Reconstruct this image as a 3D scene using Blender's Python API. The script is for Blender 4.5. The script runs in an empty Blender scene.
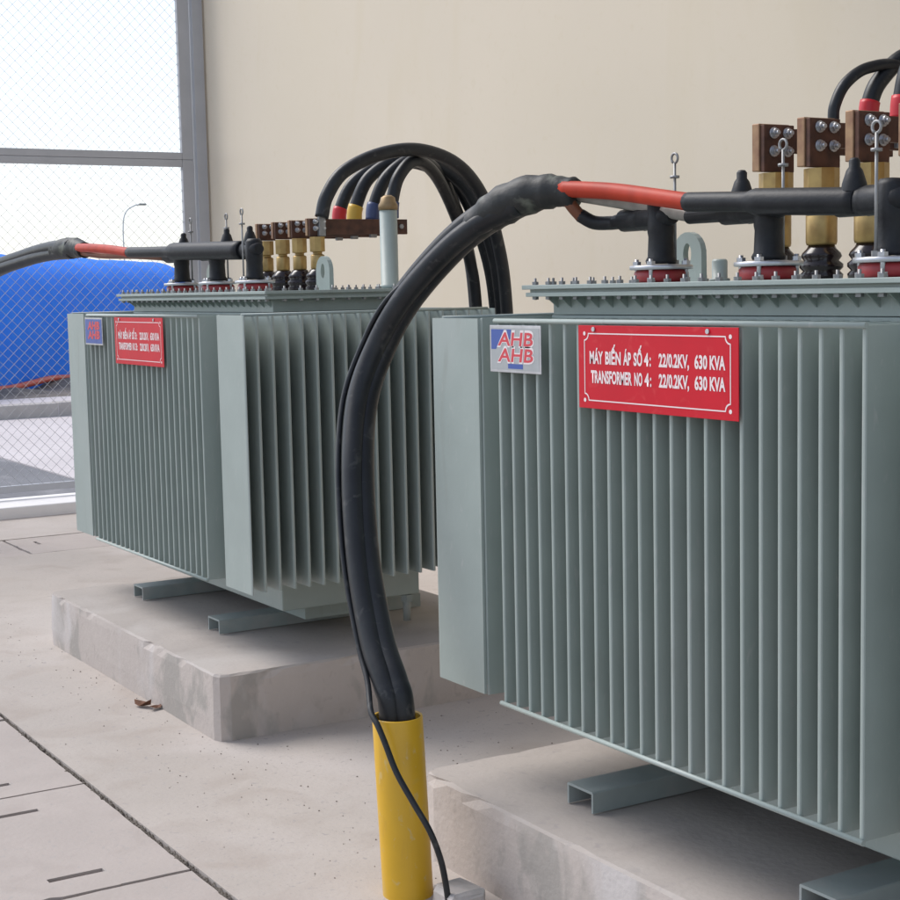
import bpy, bmesh, math, random
from mathutils import Vector, Matrix
random.seed(7)
S = bpy.context.scene
COL = S.collection
PI = math.pi

# ------------------------------------------------------------------ camera, sky, sun, exposure
cam_d = bpy.data.cameras.new("camera")
cam_d.sensor_width = 36.0
cam_d.lens = 36.0 * 1581.54 / 900.0
cam_d.clip_start = 0.05
cam_d.clip_end = 2000.0
cam = bpy.data.objects.new("camera", cam_d)
COL.objects.link(cam)
r = Vector((0.518, 0.855, -0.021)); w = Vector((-0.852, 0.514, -0.102)).normalized()
r = (r - w * r.dot(w)).normalized(); u = r.cross(w)
cam.matrix_world = Matrix(((r.x, u.x, -w.x, 3.0382), (r.y, u.y, -w.y, -1.9691), (r.z, u.z, -w.z, 1.4146), (0, 0, 0, 1)))
S.camera = cam

SUN_EL, SUN_AZ = math.radians(50), math.radians(205)      # azimuth of the sun measured from +X, counter-clockwise
world = bpy.data.worlds.new("World"); S.world = world; world.use_nodes = True
nt = world.node_tree; nt.nodes.clear()
out = nt.nodes.new("ShaderNodeOutputWorld"); bg = nt.nodes.new("ShaderNodeBackground"); sky = nt.nodes.new("ShaderNodeTexSky")
sky.sky_type = 'NISHITA'; sky.sun_disc = False
sky.sun_elevation = SUN_EL; sky.sun_rotation = math.radians(90) - SUN_AZ
sky.air_density = 1.0; sky.dust_density = 1.2; sky.ozone_density = 1.0
hs = nt.nodes.new("ShaderNodeHueSaturation"); hs.inputs['Saturation'].default_value = 0.50      # thin overcast: a paler sky
nt.links.new(sky.outputs[0], hs.inputs['Color']); tn = nt.nodes.new("ShaderNodeMix"); tn.data_type = 'RGBA'; tn.blend_type = 'MULTIPLY'; tn.inputs[0].default_value = 1.0; tn.inputs[7].default_value = (0.97, 1.0, 1.05, 1)
nt.links.new(hs.outputs[0], tn.inputs[6]); nt.links.new(tn.outputs[2], bg.inputs[0]); nt.links.new(bg.outputs[0], out.inputs[0])
bg.inputs[1].default_value = 0.125

sun_d = bpy.data.lights.new("sun", 'SUN'); sun_d.energy = 1.55; sun_d.angle = math.radians(32); sun_d.color = (1, 0.955, 0.9)
sun = bpy.data.objects.new("sun", sun_d); COL.objects.link(sun)
sd = Vector((math.cos(SUN_EL) * math.cos(SUN_AZ), math.cos(SUN_EL) * math.sin(SUN_AZ), math.sin(SUN_EL)))
sun.rotation_euler = (-sd).to_track_quat('-Z', 'Y').to_euler(); sun.location = (0, 0, 12)
S.view_settings.view_transform = 'Standard'; S.view_settings.look = 'None'; S.view_settings.gamma = 1.0
S.cycles.diffuse_bounces = 6
S.view_settings.exposure = 0.70

# ------------------------------------------------------------------ materials
def mat(name, col, rough=0.6, metal=0.0, var=0.0, vscale=6.0, col2=None, bump=0.0, bscale=60.0, spec=0.5, layers=(), coat=0.0):
    """procedural surface: base colour broken up by noise, fine relief, and optional stain layers (scale, colour, lo, hi, stretch)"""
    m = bpy.data.materials.new(name); m.use_nodes = True
    n = m.node_tree.nodes; L = m.node_tree.links; p = n["Principled BSDF"]
    p.inputs["Base Color"].default_value = (*col, 1); p.inputs["Roughness"].default_value = rough; p.inputs["Metallic"].default_value = metal
    p.inputs["Specular IOR Level"].default_value = spec; p.inputs["Coat Weight"].default_value = coat
    geo = n.new("ShaderNodeNewGeometry")
    def noise(scale, detail=6, stretch=(1, 1, 1), dist=0.0):
        mp = n.new("ShaderNodeMapping"); mp.inputs["Scale"].default_value = stretch
        L.new(geo.outputs["Position"], mp.inputs["Vector"])
        t = n.new("ShaderNodeTexNoise"); t.inputs["Scale"].default_value = scale; t.inputs["Detail"].default_value = detail; t.inputs["Distortion"].default_value = dist
        L.new(mp.outputs[0], t.inputs["Vector"]); return t.outputs["Fac"]
    cur = None
    if var > 0:
        c2 = col2 or tuple(c * (1 - var) for c in col)
        rp = n.new("ShaderNodeMapRange"); rp.inputs[1].default_value = 0.3; rp.inputs[2].default_value = 0.7
        L.new(noise(vscale), rp.inputs[0])
        mx = n.new("ShaderNodeMix"); mx.data_type = 'RGBA'; mx.inputs[6].default_value = (*col, 1); mx.inputs[7].default_value = (*c2, 1)
        L.new(rp.outputs[0], mx.inputs[0]); cur = mx.outputs[2]
    for (sc, c, lo, hi, st) in layers:
        rp = n.new("ShaderNodeMapRange"); rp.inputs[1].default_value = lo; rp.inputs[2].default_value = hi; rp.clamp = True
        L.new(noise(sc, 8, st, 0.6), rp.inputs[0])
        mx = n.new("ShaderNodeMix"); mx.data_type = 'RGBA'; mx.inputs[7].default_value = (*c, 1)
        if cur is None: mx.inputs[6].default_value = (*col, 1)
        else: L.new(cur, mx.inputs[6])
        L.new(rp.outputs[0], mx.inputs[0]); cur = mx.outputs[2]
    if cur is not None: L.new(cur, p.inputs["Base Color"])
    if bump > 0:
        b = n.new("ShaderNodeBump"); b.inputs["Strength"].default_value = bump; b.inputs["Distance"].default_value = 0.004
        L.new(noise(bscale, 8), b.inputs["Height"]); L.new(b.outputs[0], p.inputs["Normal"])
    return m

M = {}
M['paint'] = mat("grey_green_paint", (0.345, 0.40, 0.375), 0.45, var=0.08, vscale=9, bump=0.10, bscale=55,
                 layers=((2.5, (0.375, 0.415, 0.395), 0.52, 0.75, (1, 1, 0.4)), (14, (0.30, 0.335, 0.31), 0.62, 0.78, (1, 1, 0.2)), (70, (0.39, 0.42, 0.40), 0.62, 0.74, (1, 1, 0.3))))
M['paint_dusty'] = mat("dusty_grey_paint", (0.33, 0.37, 0.36), 0.6, var=0.12, vscale=14, bump=0.08, bscale=90,
                 layers=((8, (0.40, 0.385, 0.365), 0.5, 0.75, (1, 1, 1)),))
M['concrete'] = mat("yard_concrete", (0.48, 0.427, 0.385), 0.92, var=0.15, vscale=1.6, bump=0.35, bscale=55,
                 layers=((5, (0.40, 0.345, 0.305), 0.50, 0.72, (1, 1, 1)), (0.7, (0.53, 0.48, 0.45), 0.5, 0.7, (1, 1, 1)),
                         (45, (0.36, 0.325, 0.31), 0.62, 0.72, (1, 1, 1)), (170, (0.33, 0.30, 0.285), 0.63, 0.70, (1, 1, 1))))
M['slab'] = mat("slab_concrete", (0.462, 0.405, 0.372), 0.9, var=0.12, vscale=2.4, bump=0.3, bscale=70,
                 layers=((7, (0.405, 0.352, 0.322), 0.5, 0.72, (1, 1, 1)), (60, (0.39, 0.355, 0.335), 0.6, 0.72, (1, 1, 1))))
M['trench'] = mat("trench_bed", (0.09, 0.075, 0.07), 0.95, var=0.3, vscale=12)
M['pad_top'] = mat("pad_concrete", (0.45, 0.40, 0.365), 0.92, var=0.12, vscale=3, bump=0.35, bscale=60,
                 layers=((4, (0.385, 0.34, 0.31), 0.5, 0.7, (1, 1, 1)), (26, (0.37, 0.33, 0.31), 0.6, 0.74, (1, 1, 1)), (1.6, (0.50, 0.46, 0.43), 0.52, 0.7, (1, 1, 1))))
M['pad_side'] = mat("pad_render", (0.53, 0.47, 0.43), 0.92, var=0.10, vscale=4, bump=0.4, bscale=70,
                 layers=((6, (0.37, 0.34, 0.31), 0.54, 0.62, (1, 1, 0.55)), (30, (0.43, 0.38, 0.345), 0.58, 0.75, (1, 1, 0.7)), (3, (0.57, 0.53, 0.51), 0.55, 0.68, (1, 1, 0.6))))
M['wall'] = mat("cream_plaster", (0.77, 0.676, 0.540), 0.9, var=0.03, vscale=1.2, bump=0.08, bscale=120,
                 layers=((0.6, (0.74, 0.65, 0.51), 0.45, 0.7, (1, 1, 1)), (3, (0.735, 0.64, 0.49), 0.55, 0.8, (1, 1, 0.3)), (22, (0.74, 0.645, 0.50), 0.58, 0.75, (1, 1, 1))))
M['galv'] = mat("galvanised_steel", (0.46, 0.47, 0.50), 0.5, 0.15, var=0.10, vscale=6, bump=0.04, bscale=80)
M['wire'] = mat("galvanised_wire", (0.40, 0.41, 0.43), 0.5, 0.1)
M['plinth'] = mat("white_plinth", (0.84, 0.82, 0.82), 0.9, var=0.06, vscale=6, bump=0.2)
M['asphalt'] = mat("pale_asphalt", (0.20, 0.20, 0.215), 0.95, var=0.2, vscale=1.0, bump=0.2, bscale=40,
                 layers=((2.0, (0.30, 0.29, 0.30), 0.5, 0.7, (0.4, 1, 1)), (120, (0.14, 0.14, 0.145), 0.6, 0.7, (1, 1, 1))))
M['paving'] = mat("pale_paving", (0.62, 0.57, 0.57), 0.95, var=0.12, vscale=0.8, bump=0.2, layers=((9, (0.54, 0.49, 0.49), 0.52, 0.7, (1, 1, 1)),))
M['kerb'] = mat("kerb_concrete", (0.50, 0.46, 0.43), 0.92, var=0.2, vscale=3, bump=0.2)
M['rubble'] = mat("rubble_soil", (0.27, 0.23, 0.19), 0.95, var=0.45, vscale=5, bump=0.8, bscale=8)
M['terrain'] = mat("terrain_soil", (0.30, 0.28, 0.24), 0.95, var=0.3, vscale=0.2)
M['tarp'] = mat("blue_tarpaulin", (0.018, 0.195, 0.86), 0.7, var=0.2, vscale=1.1, col2=(0.024, 0.225, 0.88), spec=0.25, bump=0.25, bscale=14, layers=((5, (0.03, 0.23, 0.86), 0.56, 0.62, (1, 1, 3)),))
M['hose'] = mat("red_hose", (0.70, 0.10, 0.05), 0.5, var=0.2, vscale=8)
M['black'] = mat("black_rubber", (0.008, 0.009, 0.012), 0.5, var=0.3, vscale=40, bump=0.15, bscale=120, col2=(0.016, 0.017, 0.02), spec=0.35)
M['sheath'] = mat("black_cable_sheath", (0.009, 0.010, 0.013), 0.42, var=0.5, vscale=12, col2=(0.020, 0.022, 0.025), spec=0.4, bump=0.12, bscale=60,
                 layers=((28, (0.07, 0.068, 0.066), 0.60, 0.78, (1, 1, 1)),))
M['tape'] = mat("dusty_black_tape", (0.022, 0.024, 0.024), 0.55, var=0.4, vscale=30, bump=0.4, bscale=50,
                 layers=((16, (0.12, 0.13, 0.105), 0.54, 0.70, (1, 1, 1)),))
M['redcore'] = mat("red_core", (0.52, 0.050, 0.022), 0.5, var=0.25, vscale=18, spec=0.25)
M['greytape'] = mat("grey_screen_tape", (0.33, 0.31, 0.28), 0.5, var=0.3, vscale=30)
M['browncore'] = mat("brown_core", (0.22, 0.075, 0.035), 0.5, var=0.3, vscale=20)
M['sl_red'] = mat("red_sleeve", (0.60, 0.02, 0.03), 0.4); M['sl_yellow'] = mat("yellow_sleeve", (0.70, 0.42, 0.05), 0.4); M['sl_blue'] = mat("blue_sleeve", (0.045, 0.065, 0.16), 0.4)
M['yellow'] = mat("yellow_plastic_pipe", (0.70, 0.40, 0.018), 0.38, var=0.08, vscale=12, bump=0.05, bscale=40,
                 layers=((20, (0.50, 0.28, 0.04), 0.55, 0.75, (1, 1, 0.2)), (55, (0.62, 0.42, 0.12), 0.63, 0.70, (1, 1, 0.5)), (9, (0.60, 0.38, 0.07), 0.56, 0.66, (1, 1, 0.6))))
M['brass'] = mat("brass", (0.50, 0.35, 0.14), 0.42, 0.7, var=0.3, vscale=30, col2=(0.36, 0.24, 0.10))
M['copper'] = mat("tarnished_copper", (0.145, 0.066, 0.043), 0.6, 0.4, var=0.4, vscale=25, col2=(0.06, 0.032, 0.025))
M['copper_edge'] = mat("bright_copper_edge", (0.42, 0.27, 0.15), 0.5, 0.5, var=0.5, vscale=22, col2=(0.22, 0.11, 0.07))
M['bronze'] = mat("bronze_cap", (0.36, 0.25, 0.13), 0.5, 0.5, var=0.3, vscale=30)
M['porcelain'] = mat("dark_brown_glaze", (0.020, 0.012, 0.014), 0.2, var=0.3, vscale=10)
M['gasket'] = mat("red_gasket", (0.36, 0.03, 0.035), 0.4, var=0.3, vscale=30)
M['zinc'] = mat("bright_zinc", (0.60, 0.61, 0.64), 0.35, 0.75, var=0.2, vscale=30)
M['zincdull'] = mat("dull_zinc", (0.36, 0.36, 0.36), 0.5, 0.6, var=0.3, vscale=30)
M['signred'] = mat("red_enamel", (0.60, 0.006, 0.022), 0.4, var=0.10, vscale=10, spec=0.3, layers=((30, (0.60, 0.03, 0.04), 0.6, 0.75, (1, 1, 1)),))
M['signwhite'] = mat("white_enamel_ink", (0.84, 0.72, 0.72), 0.4)
M['aluminium'] = mat("brushed_aluminium", (0.60, 0.60, 0.62), 0.35, 0.6, var=0.2, vscale=30)
M['badgeblue'] = mat("blue_enamel", (0.05, 0.10, 0.36), 0.35); M['badgered'] = mat("red_enamel_print", (0.62, 0.05, 0.07), 0.35)
M['badgeface'] = mat("silver_enamel", (0.42, 0.44, 0.45), 0.4, 0.2, var=0.1, vscale=30)
M['badgepale'] = mat("pale_enamel", (0.78, 0.72, 0.72), 0.35)
M['leaf'] = mat("dry_leaf", (0.20, 0.09, 0.05), 0.8, var=0.4, vscale=60)
M['lampgrey'] = mat("pale_lamp_paint", (0.80, 0.82, 0.84), 0.5)

# ------------------------------------------------------------------ mesh builder
class B:
    def __init__(s): s.bm = bmesh.new(); s.mi = 0; s.mats = []
    def use(s, m):
        if m not in s.mats: s.mats.append(m)
        s.mi = s.mats.index(m); return s
    def _f(s, vs, smooth=False):
        try: f = s.bm.faces.new(vs)
        except ValueError: return
        f.material_index = s.mi; f.smooth = smooth
    def box(s, x0, x1, y0, y1, z0, z1, bev=0.0):
        a = [s.bm.verts.new((x, y, z)) for z in (z0, z1) for y in (y0, y1) for x in (x0, x1)]
        fs = ((0, 2, 3, 1), (4, 5, 7, 6), (0, 1, 5, 4), (2, 6, 7, 3), (0, 4, 6, 2), (1, 3, 7, 5))
        n0 = len(s.bm.faces)
        for f in fs: s._f([a[i] for i in f])
        if bev > 0:
            ed = list({e for v in a for e in v.link_edges})
            rr = bmesh.ops.bevel(s.bm, geom=ed, offset=bev, segments=2, affect='EDGES', profile=0.5)
            for f in rr['faces']: f.material_index = s.mi
        return s
    def prism(s, pts, axis, a, b, smooth=False):
        """extrude a 2-D outline along axis 'x','y' or 'z'"""
        def P(p, t): return {'x': (t, p[0], p[1]), 'y': (p[0], t, p[1]), 'z': (p[0], p[1], t)}[axis]
        A = [s.bm.verts.new(P(p, a)) for p in pts]; C = [s.bm.verts.new(P(p, b)) for p in pts]
        n = len(pts); s._f(A[::-1]); s._f(C)
        for i in range(n): s._f([A[i], A[(i + 1) % n], C[(i + 1) % n], C[i]], smooth)
        return s
    def lathe(s, prof, cx, cy, seg=20, smooth=True, lean=(0, 0)):
        rings = []
        for (rad, z) in prof:
            if rad < 1e-6: rings.append([s.bm.verts.new((cx + lean[0] * z, cy + lean[1] * z, z))])
            else: rings.append([s.bm.verts.new((cx + lean[0] * z + rad * math.cos(2 * PI * k / seg), cy + lean[1] * z + rad * math.sin(2 * PI * k / seg), z)) for k in range(seg)])
        for A, C in zip(rings, rings[1:]):
            for k in range(seg):
                j = (k + 1) % seg
                if len(A) == 1 and len(C) == 1: continue
                if len(A) == 1: s._f([A[0], C[j], C[k]], smooth)
                elif len(C) == 1: s._f([A[k], A[j], C[0]], smooth)
                else: s._f([A[k], A[j], C[j], C[k]], smooth)
        return s
    def tube(s, path, rad, seg=12, cap=True, smooth=True, squash=None):
        P = [Vector(p) for p in path]; n = len(P)
        R = rad if isinstance(rad, (list, tuple)) else [rad] * n
        up = None; rings = []
        for i in range(n):
            t = (P[min(i + 1, n - 1)] - P[max(i - 1, 0)]).normalized()
            if up is None:
                up = Vector((0, 0, 1)) if abs(t.z) < 0.9 else Vector((1, 0, 0))
            up = (up - t * up.dot(t)).normalized(); side = t.cross(up)
            rings.append([s.bm.verts.new(P[i] + (side * math.cos(2 * PI * k / seg) + up * math.sin(2 * PI * k / seg)) * R[i]) for k in range(seg)])
        for A, C in zip(rings, rings[1:]):
            for k in range(seg): s._f([A[k], A[(k + 1) % seg], C[(k + 1) % seg], C[k]], smooth)
        if cap: s._f(rings[0][::-1]); s._f(rings[-1])
        return s
    def hexnut(s, c, d, rad, h, seg=6):
        d = Vector(d).normalized(); c = Vector(c)
        s.tube([c, c + d * h], rad, seg, True, False); return s
    def mesh(s, name, default=None):
        bmesh.ops.recalc_face_normals(s.bm, faces=s.bm.faces)
        me = bpy.data.meshes.new(name); s.bm.to_mesh(me); s.bm.free()
        for m in (s.mats or [default]): me.materials.append(M[m])
        return me

def link(name, me, parent=None, loc=None):
    o = bpy.data.objects.new(name, me); COL.objects.link(o)
    if parent is not None: o.parent = parent
    if loc is not None: o.location = loc
    return o
def put(name, b, m=None, parent=None, loc=None): return link(name, b.mesh(name, m), parent, loc)
def tag(o, label=None, cat=None, group=None, kind=None):
    if label: o['label'] = label
    if cat: o['category'] = cat
    if group: o['group'] = group
    if kind: o['kind'] = kind
    return o
def empty(name, loc): o = bpy.data.objects.new(name, None); COL.objects.link(o); o.location = loc; o.empty_display_size = 0.1; return o

def spline(pts, per=8):
    P = [Vector(p) for p in pts]; P = [P[0] * 2 - P[1]] + P + [P[-1] * 2 - P[-2]]; o = []
    for i in range(1, len(P) - 2):
        a, b, c, d = P[i - 1], P[i], P[i + 1], P[i + 2]
        for k in range(per):
            t = k / per
            o.append(0.5 * ((2 * b) + (c - a) * t + (2 * a - 5 * b + 4 * c - d) * t * t + (3 * b - a - 3 * c + d) * t ** 3))
    o.append(P[-2]); return o

def plate_mesh(name, x0, x1, y0, y1, z, holes, depth, floor=None, mats=('slab',), ragged=0.0):
    """horizontal plate with rectangular openings that have real side walls (and a floor when asked)"""
    b = B(); b.use(mats[0])
    xs = sorted({x0, x1, *[h[0] for h in holes], *[h[1] for h in holes]}); ys = sorted({y0, y1, *[h[2] for h in holes], *[h[3] for h in holes]})
    if ragged:
        xs = sorted(set(xs) | {x0 + (x1 - x0) * k / 14 for k in range(15)}); ys = sorted(set(ys) | {y0 + (y1 - y0) * k / 14 for k in range(15)})
    V = {}
    def v(x, y, zz):
        k = (round(x, 5), round(y, 5), round(zz, 5))
        if k not in V: V[k] = b.bm.verts.new((x, y, zz))
        return V[k]
    def inh(cx, cy): return any(h[0] < cx < h[1] and h[2] < cy < h[3] for h in holes)
    for i in range(len(xs) - 1):
        for j in range(len(ys) - 1):
            if not inh((xs[i] + xs[i + 1]) / 2, (ys[j] + ys[j + 1]) / 2):
                b._f([v(xs[i], ys[j], z), v(xs[i + 1], ys[j], z), v(xs[i + 1], ys[j + 1], z), v(xs[i], ys[j + 1], z)])
    def walls(hx0, hx1, hy0, hy1, outw):
        gx = [x for x in xs if hx0 - 1e-6 <= x <= hx1 + 1e-6]; gy = [y for y in ys if hy0 - 1e-6 <= y <= hy1 + 1e-6]
        for a, c in zip(gx, gx[1:]):
            for yy in (hy0, hy1): b._f([v(a, yy, z), v(c, yy, z), v(c, yy, z - depth), v(a, yy, z - depth)])
        for a, c in zip(gy, gy[1:]):
            for xx in (hx0, hx1): b._f([v(xx, a, z), v(xx, c, z), v(xx, c, z - depth), v(xx, a, z - depth)])
    walls(x0, x1, y0, y1, True)
    for h in holes: walls(*h, False)
    if floor:
        b.use(floor)
        for h in holes: b._f([b.bm.verts.new((h[0], h[2], z - depth)), b.bm.verts.new((h[1], h[2], z - depth)), b.bm.verts.new((h[1], h[3], z - depth)), b.bm.verts.new((h[0], h[3], z - depth))])
    if ragged:
        for (kx, ky, kz), vv in V.items():
            cut = abs(random.gauss(0, ragged)) + (random.uniform(.004, .010) if random.random() < .06 else 0)
            if kz == round(z, 5):
                if kx == round(x0, 5): vv.co.x += cut
                if kx == round(x1, 5): vv.co.x -= cut
                if ky == round(y0, 5): vv.co.y += cut
                if ky == round(y1, 5): vv.co.y -= cut
    bmesh.ops.recalc_face_normals(b.bm, faces=b.bm.faces)
    for f in b.bm.faces:
        if abs(f.normal.z) > 0.9 and f.normal.z < 0: f.normal_flip()
    me = bpy.data.meshes.new(name); b.bm.to_mesh(me); b.bm.free()
    for m in b.mats: me.materials.append(M[m])
    return me

# ------------------------------------------------------------------ ground and the land beyond the fence
TA = (-5.50, 6.2, -1.405, -0.565)       # cable trench in front of the pads
TB = (-6.17, -5.56, -2.6, 1.9)          # cross trench near the fence
yard = link("ground", plate_mesh("ground", -7.02, 9.0, -9.0, 2.40, 0.0, [TA, TB], 0.09, 'trench', ('concrete',))); tag(yard, kind='structure')
# every slab lies in the trench as its own piece
def slab(x0, x1, y0, y1, slots):
    cx, cy = (x0 + x1) / 2, (y0 + y1) / 2
    me = plate_mesh("cover_slab", x0 - cx, x1 - cx, y0 - cy, y1 - cy, 0.0, [(a - cx, b_ - cx, c - cy, d - cy) for a, b_, c, d in slots], 0.07, ragged=0.0016)
    o = link("cover_slab", me, yard, (cx, cy, -0.001 - random.random() * 0.004)); o.rotation_euler = (random.uniform(-.002, .002), random.uniform(-.003, .003), random.uniform(-.003, .003))
x = -0.549
dj = B(); dj.use('rubble')
for _ in range(900):
    px_ = random.uniform(-3.2, 0.8); py_ = -0.572 + random.gauss(0, .004); r_ = random.uniform(.003, .007)
    c_ = Vector((px_, py_, -.012 + random.uniform(0, .008))); vv = [dj.bm.verts.new(c_ + Vector(d) * r_) for d in ((1, 0, 0), (0, 1, 0), (-1, 0, 0), (0, -1, 0), (0, 0, .8))]
    for i in range(4): dj._f([vv[i], vv[(i + 1) % 4], vv[4]])
o = put("joint_dirt", dj); o['kind'] = 'stuff'
edges = []
k = -6
while True:
    a, b_ = -0.549 - 0.83 * k - 0.83, -0.549 - 0.83 * k
    k += 1
    if b_ < -5.4: break
    a = max(a, -5.49); b_ = min(b_, 6.19)
    if b_ - a < 0.1: continue
    sl = []
    for sx in (b_ - 0.125, a + 0.16):
        for sy in (-0.83, -1.15): sl.append((sx - 0.012, sx + 0.012, sy - 0.07, sy + 0.07))
    slab(a + 0.006, b_ - 0.006, -1.395, -0.579, sl)
y = -2.59
while y < 1.85:
    y1 = min(y + 0.62, 1.89)
    sl = [(-6.0, -5.88, y + 0.13, y + 0.15), (-5.84, -5.72, y1 - 0.15, y1 - 0.13)] if y1 - y > 0.5 else []
    slab(-6.155, -5.575, y + 0.006, y1 - 0.006, sl); y += 0.62

o = put("terrain", B().box(-700, 500, -500, 700, -0.4, -0.12), 'terrain'); tag(o, kind='structure')
o = put("road", B().box(-15.6, -7.3, -60, 1.9, -0.3, -0.03), 'asphalt'); tag(o, kind='structure')
o = put("pavement", B().box(-15.6, -7.3, 1.9, 60, -0.3, -0.02), 'paving'); tag(o, kind='structure')
o = put("far_footpath", B().box(-17.0, -15.6, -60, 60, -0.3, 0.125), 'paving'); tag(o, kind='structure')
kb = B()
for i in range(-6, 26):
    y0 = i * 1.0 - 0.2
    kb.box(-15.62 - 0.25, -15.60 + random.uniform(0, .015), y0 + .006, y0 + .994, -0.3, 0.135 + random.uniform(0, .012), 0.012)
o = put("far_kerb", kb, 'kerb'); tag(o, kind='structure')
# uneven strip of rubble and soil under the tarpaulin stack
rb = B(); rb.use('rubble'); nx, ny = 30, 90
G = [[rb.bm.verts.new((-17.0 - 18 * i / nx, -20 + 60 * j / ny, 0.11 + (0.0 if i == 0 else random.uniform(-.04, .10)))) for j in range(ny + 1)] for i in range(nx + 1)]
for i in range(nx):
    for j in range(ny): rb._f([G[i][j], G[i + 1][j], G[i + 1][j + 1], G[i][j + 1]], False)
o = put("rubble_ground", rb); tag(o, kind='structure')

# ------------------------------------------------------------------ wall
wb = B(); wb.use('wall'); wb.box(-7.43, 8.5, 2.40, 2.62, -0.1, 4.6, 0.01)
wall = put("wall", wb); tag(wall, "smooth cream plastered wall standing behind both transformers", "wall")
rfb = B(); rfb.use('kerb'); rfb.box(-2.6, 8.5, 0.95, 2.70, 4.602, 4.76, 0.01); put("added_shade_slab", rfb, None, wall)      # added slab out of view, put in to shade the wall's upper right

# ------------------------------------------------------------------ concrete pads
def pad(x0, x1, y0, y1, h, label):
    b = B(); nxx, nyy = 40, 26
    # gently uneven block: worn arrises and a broken corner
    def jit(a): return random.uniform(-a, a)
    b.use('pad_side')
    N = []
    ring = [(x0 + (x1 - x0) * i / nxx, y0) for i in range(nxx)] + [(x1, y0 + (y1 - y0) * i / nyy) for i in range(nyy)] + \
           [(x1 - (x1 - x0) * i / nxx, y1) for i in range(nxx)] + [(x0, y1 - (y1 - y0) * i / nyy) for i in range(nyy)]
    cx, cy = (x0 + x1) / 2, (y0 + y1) / 2
    corners = [(x0, y0), (x1, y0), (x1, y1), (x0, y1)]
    def inset(p, d):
        px, py = p; sx = 1 if px < cx else -1; sy = 1 if py < cy else -1
        near = min(abs(px - x0), abs(px - x1)), min(abs(py - y0), abs(py - y1))
        ox = d * sx if near[0] < 0.03 else 0; oy = d * sy if near[1] < 0.03 else 0
        return px + ox, py + oy
    levels = [(0.004, -0.05), (0.004, 0.0), (0.002, h * 0.3), (0.003, h * 0.6), (0.004, h - 0.03), (0.006, h - 0.006), (0.012, h)]
    prev = None
    for li, (d, z) in enumerate(levels):
        cur = []
        for p in ring:
            dd = d + (0.0012 * math.sin(p[0] * 9 + p[1] * 7 + li * 1.3) + (random.uniform(0, .0006) if li >= 2 else 0)) + (0.012 if any(abs(p[0] - c[0]) + abs(p[1] - c[1]) < 0.03 for c in corners) else 0) + (random.uniform(0, .010) if li >= 5 and random.random() < .12 else 0)
            q = inset(p, dd); cur.append(b.bm.verts.new((q[0], q[1], z + (jit(.0015) if li == 5 else 0))))
        if prev:
            if li == len(levels) - 1: b.use('pad_top')
            for i in range(len(cur)): b._f([prev[i], prev[(i + 1) % len(cur)], cur[(i + 1) % len(cur)], cur[i]], False)
        prev = cur
    b.use('pad_top'); b._f(prev)
    o = put("concrete_pad", b); tag(o, label, "concrete pad", "concrete transformer pads"); return o
pad(-0.318, 2.35, -0.058, 1.16, 0.2138, "raised concrete pad under the nearer transformer, beside the yellow pipe")
pad(-3.285, -1.516, -0.095, 1.16, 0.2138, "raised stained concrete pad under the farther transformer, its chipped corner in view")

# ------------------------------------------------------------------ transformers
ZB, ZT, L, PITCH, FT = 0.4416, 1.3416, 1.1248, 1.1248 / 22, 0.0050
YW0, YW1 = 0.22, 0.76                     # tank walls; fins stand 0.22 m proud of them
XL, XR = -0.1121, 1.2475
YF, YB = 0.0142, 0.966
CACHE = {}
def shared(key, fn):
    if key not in CACHE: CACHE[key] = fn()
    return CACHE[key]

def fin_profile(depth, t=FT, back=0.0):
    # outline in (across, out) coordinates: pressed-sheet fin with a rounded tip at out = 0
    return [(-t, depth), (-t, t * .55), (-t * .7, t * .12), (0, 0), (t * .7, t * .12), (t, t * .55), (t, depth)]
def fin_mesh_front():
    b = B(); b.use('paint'); pr = fin_profile(YW0 + 0.003); b.prism([(p[0], p[1]) for p in pr], 'z', ZB + 0.004, ZT - 0.004); return b.mesh("fin")
def fin_mesh_end():
    b = B(); b.use('paint'); pr = fin_profile(0.205); b.prism([(-p[1], p[0]) for p in pr], 'z', ZB + 0.004, ZT - 0.004); return b.mesh("fin")

def rod_mesh(name, length, axis, rad=0.005):
    def f():
        b = B(); b.use('paint')
        e = (length, 0, 0) if axis == 'x' else (0, length, 0)
        b.tube([(0, 0, 0), e], rad, 8); return b.mesh(name)
    return f

_text_dg = []
def text_mesh(body, sx, sz, m, align='LEFT', shear=0.0, weight=0.0):
    cu = bpy.data.curves.new("lettering", 'FONT'); cu.body = body; cu.size = 1.0; cu.align_x = align; cu.shear = shear; cu.offset = weight
    cu.resolution_u = 3
    o = bpy.data.objects.new("lettering", cu); COL.objects.link(o)
    dg = bpy.context.evaluated_depsgraph_get(); dg.update()
    me = bpy.data.meshes.new_from_object(o.evaluated_get(dg)); bpy.data.objects.remove(o)
    xs = [v.co.x for v in me.vertices]; ys = [v.co.y for v in me.vertices]
    x0, x1, y0, y1 = min(xs), max(xs), 0.0, 0.72
    for v in me.vertices: v.co = Vector(((v.co.x - x0) / (x1 - x0) * sx, 0, v.co.y / y1 * sz))
    me.materials.clear(); me.materials.append(M[m]); me.name = "lettering"
    return me

def add_text(body, x, y, z, w_, h_, m, parent, **k):
    return link("lettering", text_mesh(body, w_, h_, m, **k), parent, (x, y, z))

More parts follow.
